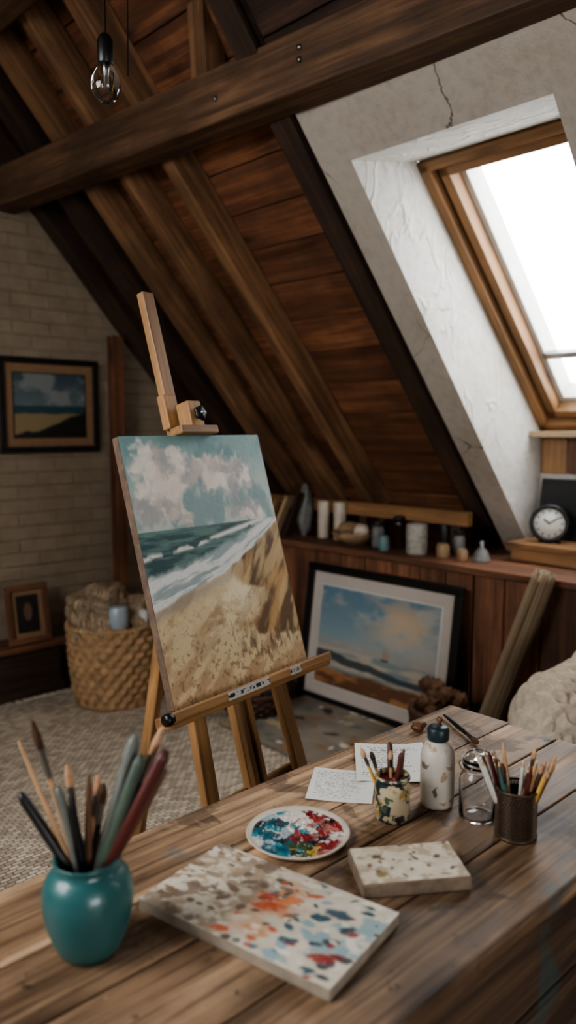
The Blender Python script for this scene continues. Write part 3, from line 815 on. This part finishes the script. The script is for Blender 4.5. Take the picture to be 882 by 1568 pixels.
def throw():
    nx,ny=280,300; v=[];f=[]; NR=10
    for i in range(nx):
        s=i/(nx-1)
        e=min(1,s/.22); e2=min(1,(1-s)/.10); R=math.sqrt(max(0,1-(1-e)**2))*math.sqrt(max(0,1-(1-e2)**2))
        R=max(R,.002)
        top=.25+.12*s+.012*math.sin(s*9)
        for j in range(ny):
            t=j/ny; th=2*math.pi*t
            sa=math.copysign(abs(math.sin(th))**.75,math.sin(th)); ca=math.copysign(abs(math.cos(th))**.75,math.cos(th))
            row=int(s*NR); fr=s*NR-row
            ph=t*math.pi*16+(row%2)*1.3
            c1=max(0,1-abs(fr-.5-.26*math.sin(ph))*3.0); c2=max(0,1-abs(fr-.5+.26*math.sin(ph))*3.0)
            cab=.034*max(c1*(.7+.3*math.cos(ph)),c2*(.7-.3*math.cos(ph)))
            ry=(.110+cab)*R; rz=(top*(1 if sa>0 else .75)+cab)*R
            v.append((2.27+s*.70, 1.365+DY+ry*ca+.01*math.sin(s*6+th), .38+DZ+rz*sa))
    for i in range(nx-1):
        for j in range(ny):
            k=(j+1)%ny; f.append((i*ny+j,i*ny+k,(i+1)*ny+k,(i+1)*ny+j))
    f.append(tuple(range(ny))); f.append(tuple((nx-1)*ny+j for j in range(ny)))
    o=mesh_obj('knitted_throw',v,f,M_throw,g,True); fixn(o)
throw()

def paintcloth(U,V):
    col=mx(C((.38,.33,.28)),C((.56,.52,.46)),fbm(U,V,5,5,3,3)); r=random.Random(4)
    L=[(r.random(),r.random(),r.uniform(.015,.05),r.random()*3,r.uniform(1,2.5),r.choice([(.75,.72,.66),(.12,.1,.1),(.5,.38,.28),(.36,.38,.37),(.65,.58,.45)])) for _ in range(60)]
    return dabs(col,U,V,1,L,9)
painted('drop_cloth',.62,.85,120,120,paintcloth,attr_mat('cloth',.9,.5,60),Matrix.Translation((2.36,2.15,.0175)),None,height=lambda U,V,c:.012*fbm(U,V,5,5,3,2),axis='XY')
g2=wicker('trug',2.62,3.02,.13,.17,.12,M_wickd,.0145,6,16)
for i in range(8):
    a=i*.8; blob('rag_%d'%i,(2.62+.09*math.cos(a),3.02+.09*math.sin(a),.13+.02*(i%3)),(.06,.05,.045),[M_cone,M_tan,M_darkc,M_greyc][i%4],g2,i,.6,4,3)

# ------------------------------------------------------------------ bulb
g=group('pendant_bulb',(1.056,1.754,2.34))
bc=Vector((1.056,1.754,2.328))
lathe('bulb_glass',[(0,-.043),(.012,-.041),(.026,-.032),(.034,-.016),(.036,0),(.033,.016),(.024,.032),(.016,.045),(.013,.055)],M_glass,tuple(bc),g,32)
lathe('socket',[(0,.045),(.017,.045),(.019,.05),(.019,.10),(.013,.112),(.006,.118),(0,.118)],M_black,tuple(bc),g,24)
tube('cord',[tuple(bc+Vector((0,0,.115))),tuple(bc+Vector((.004,0,.5))),(1.056,1.754,3.85)],.003,M_black,g)
tube('cord_2',[(1.11,1.74,2.36),(1.115,1.74,2.7),(1.11,1.75,3.8)],.002,M_black,g)
tube('filament',[(bc.x+.012*math.cos(a),bc.y+.012*math.sin(a),bc.z-.01+.025*(k%2)) for k,a in enumerate(np.linspace(0,6.28,13))],.0007,M_brass,g)
lathe('glass_stem',[(0,-.01),(.004,-.01),(.005,.02),(.009,.05),(0,.05)],M_steel,tuple(bc),g,12)

# ------------------------------------------------------------------ objects on the table
T=TZ+.0005
M_glaze=plain('teal_glaze',(.17,.36,.36),.38,var=.12,scale=8,bumpv=.03,coat=.25)
vx,vy=.524,.971
g=group('brush_vase',(vx,vy,TZ))
lathe('vase',[(0,0),(.040,0),(.044,.004),(.052,.020),(.060,.045),(.0645,.072),(.0640,.094),(.058,.112),(.049,.122),(.044,.127),(.045,.134),(.048,.139),(.045,.140),(.040,.132),(.039,.124),(.052,.104),(.057,.07),(.050,.03),(.038,.010),(0,.010)],M_glaze,(vx,vy,T),g,56)
M_hand=[plain('handle_'+n,c,.45,var=.2) for n,c in [('red',(.34,.15,.13)),('brown',(.40,.27,.19)),('grey',(.42,.43,.40)),('green',(.31,.36,.31)),('natural',(.72,.57,.42)),('black',(.08,.08,.08)),('yellow',(.84,.68,.36)),('teal',(.22,.42,.44)),('orange',(.76,.48,.29)),('white',(.82,.80,.76)),('blue',(.2,.3,.5))]]
M_brist=plain('bristles',(.30,.20,.13),.9,var=.4,scale=90); M_bristl=plain('bristles_pale',(.74,.58,.45),.9,var=.3,scale=90)
def brush(nm,base,d,L,r,hm,style,parent):
    if style=='up':
        pr=[(0,0),(r*.5,.002),(r*1.1,L*.45),(r*.8,L*.72),(r*.95,L*.73),(r*1.05,L*.85),(r*1.25,L*.86),(r*1.35,L*.92),(r*.7,L*.98),(0,L)]
        sm=[0,0,0,1,1,1,2,2,2]
    elif style=='handle':
        pr=[(0,0),(r,0),(r*1.0,L*.3),(r*1.25,L*.6),(r*.8,L*.92),(r*.5,L*.99),(0,L)]; sm=[0]*6
    elif style=='knife':
        pr=[(0,0),(r,0),(r*1.2,L*.5),(r*1.1,L*.95),(r*.6,L),(0,L)]; sm=[0]*5
    elif style=='pencil':
        pr=[(0,0),(r,0),(r,L*.90),(r*.45,L*.955),(r*.1,L),(0,L)]; sm=[0,0,1,0,0]
        return lathe(nm,pr,[hm,M_hand[4]],base,parent,8,d=d,smooth=False,segm=sm)
    return lathe(nm,pr,[hm,M_steel,M_brist if random.random()<.6 else M_bristl],base,parent,14,d=d,segm=sm)
R_=Vector((.725,-.688,0)); F_=Vector((.688,.725,0)); Z_=Vector((0,0,1))
specs=[(-.62,.1,.20,.0065,5,'knife'),(-.42,.2,.27,.0035,4,'handle'),(-.26,.0,.30,.0045,4,'up'),(-.16,.3,.22,.005,5,'up'),(-.20,-.1,.20,.006,2,'knife'),
       (.02,.1,.21,.005,1,'handle'),(.12,.35,.19,.005,5,'up'),(.28,.2,.27,.0085,2,'knife'),(.36,.0,.25,.008,3,'knife'),(.42,.25,.29,.005,5,'up'),(.50,-.05,.27,.0085,0,'knife'),(.60,.1,.24,.007,1,'handle'),
       (.05,.5,.2,.005,4,'up'),(-.1,-.2,.19,.006,5,'handle')]
for i,(a,b,L,r,h,st) in enumerate(specs):
    d=(Z_+R_*a+F_*b*.5).normalized()
    rim=Vector((vx,vy,TZ+.125))+R_*(.030*max(-1,min(1,a*2)))+F_*(.02*b)
    base=rim-d*(.095)
    brush('brush_%d'%i,tuple(base),d,L+.02,r,M_hand[h],st,g)

def splat(U,V):
    col=mx(C((.74,.70,.62)),C((.86,.82,.75)),fbm(U,V,12,8,4,4)); r=random.Random(11)
    col=mx(col,C((.58,.50,.42)),sst(.48,.60,fbm(U,V,9,6,5,91))*sst(.60,.3,U)*.85)
    col=mx(col,C((.44,.36,.30)),sst(.55,.66,fbm(U,V,11,7,5,92))*sst(.60,.3,U)*.8)
    col=mx(col,C((.80,.64,.50)),sst(.48,.62,fbm(U,V,8,6,4,93))*np.exp(-((U-.56)/.14)**2)*.9)
    col=mx(col,C((.50,.62,.64)),sst(.50,.62,fbm(U,V,9,6,5,94))*sst(.6,.75,U)*.8)
    L=[]
    for _ in range(220):
        u=r.random(); vv=r.random()
        if u<.42: c=r.choice([(.60,.52,.44),(.44,.36,.30),(.66,.58,.48),(.76,.70,.61),(.50,.42,.34),(.84,.80,.72)]); rr=r.uniform(.015,.05)
        elif u<.66: c=r.choice([(.74,.36,.22),(.80,.58,.42),(.52,.40,.33),(.32,.42,.43),(.84,.78,.69),(.88,.84,.76),(.36,.27,.23)]); rr=r.uniform(.012,.05)
        else: c=r.choice([(.16,.33,.38),(.18,.23,.26),(.54,.64,.66),(.86,.82,.76),(.56,.23,.19),(.88,.85,.79),(.82,.78,.72)]); rr=r.uniform(.012,.05)
        L.append((u,vv,rr,r.uniform(-.6,.9),r.uniform(1,2.6),c))
    L+=[(.52,.52,.085,.3,1.8,(.76,.33,.18)),(.56,.64,.06,.5,1.8,(.84,.50,.30)),(.47,.60,.05,.5,1.8,(.70,.27,.16)),(.80,.72,.085,.2,1.8,(.12,.28,.35)),(.74,.60,.05,.2,1.8,(.14,.32,.38)),(.88,.22,.06,.5,2.,(.56,.14,.12)),(.93,.30,.04,.2,2.,(.46,.10,.09)),(.70,.25,.04,.2,2.2,(.15,.33,.38)),(.9,.85,.03,.2,2.,(.1,.14,.18)),(.48,.40,.03,.2,2.,(.2,.14,.12))]
    return dabs(col,U,V,1.8,L,6,1.3)
e1=Vector((.2,-.98,0)).normalized(); e2=Vector((e1.y*-1,e1.x,0))
Mp=Matrix((e1,e2,Z_)).transposed().to_4x4()
PL,PWd=.352,.20; pc=Vector((.757,.852,0))+e1*.006
g=group('paint_splattered_canvas',(pc.x,pc.y,TZ))
Mx=Mp.copy(); Mx.translation=pc+Vector((0,0,TZ+.0095)); box('canvas_block',(PL,PWd,.018),Mx,plain('canvas_edge',(.58,.53,.47),.7,var=.3,scale=30),g,.002)
Mx=Mp.copy(); Mx.translation=pc-e1*PL/2-e2*PWd/2+Vector((0,0,TZ+.0190))
painted('paint_layer',PL,PWd,340,200,splat,attr_mat('wet_oil',.6,.3,160),Mx,g,height=lambda U,V,c:.0005*sst(.4,.8,fbm(U,V,40,24,3,4))+.0003,axis='XY')

g=group('paint_palette',(.96,.985,TZ))
lathe('plate',[(0,0),(.080,0),(.090,.004),(.096,.010),(.095,.012),(.090,.009),(.082,.006),(0,.006)],M_cream,(.96,.985,T),g,64)
def disk():
    nr,na=60,220; r=random.Random(5)
    pal=[(.84,.80,.76),(.88,.85,.80),(.08,.34,.40),(.16,.50,.56),(.58,.12,.13),(.42,.08,.10),(.80,.63,.25),(.22,.32,.18),(.10,.11,.12),(.62,.68,.70),(.72,.44,.40)]
    seeds=[]
    for _ in range(110):
        a=r.random()*6.28; q=math.sqrt(r.random())*.084; x=q*math.cos(a); y=q*math.sin(a)
        sr=x*.725-y*.688; sf=x*.688+y*.725
        if sr<-.025: c=r.choice([2,3,2,9,8,0])
        elif sr>.035: c=r.choice([4,5,4,10,0,8,5])
        elif sf<-.03: c=r.choice([6,7,7,0,3,6,8])
        else: c=r.choice([0,1,0,1,9,4,5,10,3])
        seeds.append((x,y,c,r.random()))
    v=[];cols=[];f=[]
    sx=np.array([s[0] for s in seeds]); sy=np.array([s[1] for s in seeds])
    from mathutils import noise as mn
    for j in range(nr):
        for i in range(na):
            q=.0870*j/(nr-1); a=2*math.pi*i/na; x=q*math.cos(a); y=q*math.sin(a)
            wx=x+.014*mn.noise(Vector((x*60,y*60,1)))+.006*mn.noise(Vector((x*200,y*200,1))); wy=y+.014*mn.noise(Vector((x*60,y*60,7)))+.006*mn.noise(Vector((x*200,y*200,4)))
            d=(sx-wx)**2+(sy-wy)**2; o=np.argsort(d)[:2]; k=o[0]
            e=math.sqrt(d[o[1]])-math.sqrt(d[k])
            s=seeds[k]; h=.007+(.002+.004*s[3])*min(1,e/.008)*(.8+.3*mn.noise(Vector((x*200,y*90,2))))
            edge=min(1,(.0870-q)/.006); h=.0075+(h-.0075)*edge
            c=np.array(lin(pal[s[2]]))*(.85+.3*mn.noise(Vector((x*140,y*300,2))))
            v.append((x,y,h)); cols.append((*np.clip(c,0,1),1))
    for j in range(nr-1):
        for i in range(na):
            k=(i+1)%na; f.append((j*na+i,(j+1)*na+i,(j+1)*na+k,j*na+k))
    o=mesh_obj('mixed_paint',v,f,attr_mat('palette_paint',.35,.15,200,.2),g,True,Matrix.Translation((.96,.985,TZ)))
    at=o.data.color_attributes.new('Col','FLOAT_COLOR','POINT'); at.data.foreach_set('color',np.array(cols).ravel())
disk()

def blockp(U,V):
    col=mx(C((.74,.68,.58)),C((.88,.84,.76)),fbm(U,V,10,6,4,14)); r=random.Random(3)
    col=mx(col,C((.62,.54,.44)),sst(.52,.62,fbm(U,V,8,6,4,34))*.7)
    L=[(r.random(),r.random(),r.uniform(.02,.06),r.random()*3,r.uniform(1,2.),r.choice([(.48,.36,.28),(.62,.52,.40),(.40,.28,.24),(.86,.81,.72),(.76,.68,.56)])) for _ in range(34)]
    L+=[(.2,.22,.09,.3,1.2,(.52,.46,.22)),(.22,.7,.06,.1,1.5,(.36,.25,.20)),(.8,.6,.06,1,1.5,(.32,.22,.20)),(.5,.3,.04,1,1.3,(.40,.28,.22)),(.88,.25,.05,1,1.3,(.36,.24,.21))]
    return dabs(col,U,V,1.6,L,16,1.1)
e1=Vector((.815,-.58,0)).normalized(); e2=Vector((-e1.y,e1.x,0))
Mp=Matrix((e1,e2,Z_)).transposed().to_4x4(); pc=Vector((1.005,.766,0))
g=group('small_canvas_block',(pc.x,pc.y,TZ))
Mx=Mp.copy(); Mx.translation=pc+Vector((0,0,TZ+.0125)); box('block',(.182,.112,.024),Mx,plain('block_side',(.50,.43,.36),.8,var=.45,scale=30),g,.003)
Mx=Mp.copy(); Mx.translation=pc-e1*.089-e2*.054+Vector((0,0,TZ+.0250))
painted('paint_layer',.178,.108,180,110,blockp,attr_mat('wet_oil_2',.55,.3,160),Mx,g,height=lambda U,V,c:.0010*sst(.45,.8,fbm(U,V,16,10,3,4))*sst(0,.06,U)*sst(1,.94,U)*sst(0,.06,V)*sst(1,.94,V)+.0002,axis='XY')

def paperfn(seed):
    def fn(U,V):
        col=mx(C((.84,.83,.80)),C((.91,.90,.87)),fbm(U,V,4,4,3,seed))
        r=np.random.RandomState(seed); row=np.floor(V*22).astype(int); fr=V*22-row
        gaps=r.rand(30,40)
        wd=gaps[np.clip(row,0,29),np.clip((U*26).astype(int),0,39)]
        ln=r.uniform(.55,.92,30)[np.clip(row,0,29)]
        t=((fr>.3)&(fr<.70)&(wd>.28)&(U>.08)&(U<ln)&(V>.08)&(V<.93)).astype(float)*.7
        t*=sst(.3,.5,vnoise(U,V,100,22,seed))
        return mx(col,C((.25,.25,.28)),t)
    return fn
def paper(nm,c,e,w,h,z,seed):
    e1=Vector((e[0],e[1],0)).normalized(); e2=Vector((-e1.y,e1.x,0))
    Mp=Matrix((e1,e2,Z_)).transposed().to_4x4(); Mp.translation=Vector((c[0],c[1],z))-e1*w/2-e2*h/2
    return painted(nm,w,h,160,180,paperfn(seed),attr_mat('paper_%d'%seed,.8,.05,50),Mp,None,height=lambda U,V,c:.0008+.004*sst(.75,1,U)*V+.001*np.sin(U*5+seed)+.001,axis='XY')
paper('handwritten_note',(1.172,1.070),(.60,-.80),.135,.150,TZ,2)
paper('handwritten_note',(1.330,1.065),(.68,-.73),.16,.20,TZ+.005,3)

def spotted(name,base,cols,scale,th):
    m,nt,p=newmat(name); v=objvec(nt); c=lin4(base)
    for i,(cl,t) in enumerate(cols):
        vv=nt.nodes.new('ShaderNodeMapping'); vv.inputs['Location'].default_value=(i*5.3,i*2.1,i); nt.links.new(v,vv.inputs[0])
        n=noisen(nt,vv.outputs[0],scale,3,.5,.3); r=ramp(nt,[(t,(0,0,0)),(t+.03,(1,1,1))],n).outputs[0]
        c=mixc(nt,'MIX',r,c,lin4(cl))
    nt.links.new(c,p.inputs['Base Color']); p.inputs['Roughness'].default_value=.4; return m
M_spot=spotted('painted_jar',(.70,.64,.53),[((.62,.52,.30),.58),((.12,.17,.19),.54),((.28,.34,.26),.60),((.46,.18,.15),.66)],38,.6)
g=group('paint_jar',(1.141,.910,TZ))
lathe('jar_body',[(0,0),(.029,0),(.033,.004),(.034,.068),(.032,.074),(.031,.078),(.034,.081),(.034,.087),(.031,.088),(.029,.084),(.029,.01),(0,.008)],M_spot,(1.141,.910,T),g,40)
lathe('paint_inside',[(0,0),(.029,0),(.029,.001),(0,.001)],plain('red_paint',(.42,.10,.13),.3),(1.141,.910,TZ+.078),g,30)
for i,(a,b,L,r,h,st) in enumerate([(-.42,.1,.115,.0035,6,'up'),(-.30,.2,.10,.004,4,'up'),(-.02,.1,.10,.004,4,'up'),(.10,-.1,.105,.0045,0,'knife'),(.2,.3,.10,.004,1,'handle'),(.0,.4,.11,.005,0,'knife')]):
    d=(Z_+R_*a+F_*b).normalized(); brush('brush_%d'%i,tuple(Vector((1.141,.910,TZ+.012))+R_*a*.02),d,L+.02,r,M_hand[h],st,g)

g=group('squeeze_bottle',(1.252,.885,TZ))
lathe('bottle_body',[(0,0),(.030,0),(.033,.004),(.034,.012),(.034,.098),(.032,.112),(.026,.124),(.019,.130),(.017,.133),(.017,.137),(0,.137)],spotted('speckled_plastic',(.74,.71,.66),[((.62,.52,.42),.60),((.42,.35,.33),.66)],45,.6),(1.252,.885,T),g,40)
lathe('cap',[(0,0),(.0205,0),(.0215,.002),(.0215,.022),(.019,.026),(.012,.028),(0,.028)],plain('slate_cap',(.13,.19,.21),.4),(1.252,.885,TZ+.134),g,36,rfun=lambda r,z,a:r*(1+.02*math.cos(30*a)) if .002<z<.024 else r)
lathe('dried_drip',[(0,0),(.006,0),(.003,.006),(.007,.012),(.004,.018),(0,.019)],M_hand[1],(1.256,.885,TZ+.161),g,12)

g=group('glass_jar',(1.262,.797,TZ))
lathe('jar_glass',[(0,0),(.030,0),(.035,.004),(.036,.012),(.036,.075),(.034,.086),(.028,.094),(.027,.100),(.030,.103),(.030,.107),(.0265,.108),(.0245,.100),(.0255,.093),(.032,.084),(.0335,.075),(.0335,.012),(.030,.006),(0,.006)],M_glass,(1.262,.797,T),g,48)
lathe('lid_glass',[(0,0),(.029,0),(.030,.003),(.029,.010),(.020,.018),(.008,.020),(0,.020)],M_glass,(1.262,.797,TZ+.112),g,40)
for zz in (.098,.114):
    pts=[(1.262+.0315*math.cos(a),.797+.0315*math.sin(a),TZ+zz) for a in np.linspace(0,6.2832,41)[:-1]]
    tube('wire_ring',pts,.0011,M_steel,g,True)
for s in (-1,1):
    q=Vector((1.262,.797,TZ+.098))+R_*.033*s
    tube('wire_clip',[tuple(q),tuple(q+R_*.005*s+Z_*.012),tuple(q+Z_*.022),tuple(q-R_*.008*s+Z_*.032)],.0012,M_steel,g)

g=group('mesh_pencil_cup',(1.257,.712,TZ))
M_bronze=plain('bronze_wire',(.32,.25,.19),.45,.5)
v=[];f=[]; na,nz=44,16; r=.037;H=.088
for j in range(nz+1):
    for i in range(na):
        a=2*math.pi*(i+.5*(j%2))/na; v.append((r*math.cos(a),r*math.sin(a),.003+H*j/nz))
for j in range(nz):
    for i in range(na):
        k=(i+1)%na; a,b,c,d=j*na+i,j*na+k,(j+1)*na+k,(j+1)*na+i
        if j%2==0: f+=[(a,b,d),(b,c,d)]
        else: f+=[(a,b,c),(a,c,d)]
o=mesh_obj('mesh_wall',v,f,M_bronze,g,False,Matrix.Translation((1.257,.712,TZ)))
wf=o.modifiers.new('w','WIREFRAME'); wf.thickness=.0016
lathe('cup_base',[(0,0),(.038,0),(.039,.004),(.036,.006),(0,.006)],M_bronze,(1.257,.712,T),g,36)
lathe('cup_liner',[(.0335,.004),(.0335,.084),(.0325,.084),(.0325,.004)],plain('dark_liner',(.10,.075,.06),.6,.3),(1.257,.712,T),g,36)
tube('cup_rim',[(1.257+.038*math.cos(a),.712+.038*math.sin(a),TZ+.092) for a in np.linspace(0,6.2832,41)[:-1]],.0025,M_bronze,g,True)
rr=random.Random(2)
for i in range(26):
    a=rr.uniform(-.42,.48); b=rr.uniform(-.4,.4); L=rr.uniform(.120,.160)
    d=(Z_+R_*a+F_*b*.6).normalized(); st=rr.choice(['pencil','pencil','up','handle'])
    brush('pencil_%d'%i,tuple(Vector((1.257,.712,TZ+.010))+R_*a*.035+F_*b*.02),d,L,rr.choice([.0032,.0035,.004]),M_hand[rr.choice([6,4,4,4,7,8,9,3,0,9,4,1])],st,g)

g=group('paint_brush',(1.6,1.06,TZ))
A=Vector((1.650,1.150,TZ+.009)); Bq=Vector((1.555,.985,TZ+.009))
brush('brush_body',tuple(A),Bq-A,(Bq-A).length,.0055,M_hand[5],'up',g)
blob('paint_crumb',(1.53,1.14,TZ+.012),(.018,.016,.012),M_hand[1],None,3,.5,3,3)

# ------------------------------------------------------------------ camera
cam=bpy.data.cameras.new('Camera'); co=bpy.data.objects.new('Camera',cam); COL.objects.link(co)
cam.sensor_fit='VERTICAL'; cam.sensor_height=36; cam.sensor_width=24; cam.lens=27.55
cp,sp=.9943,.1063
fw=Vector((.688*cp,.725*cp,-sp)); co.location=(0,0,1.5)
co.rotation_euler=fw.to_track_quat('-Z','Y').to_euler()
cam.clip_start=.02
cam.dof.use_dof=True; cam.dof.focus_distance=1.85; cam.dof.aperture_fstop=1.9
S.camera=co
S.view_settings.view_transform='AgX'
try: S.view_settings.look='AgX - Medium High Contrast'
except Exception as e: print(e)
S.view_settings.exposure=-.05
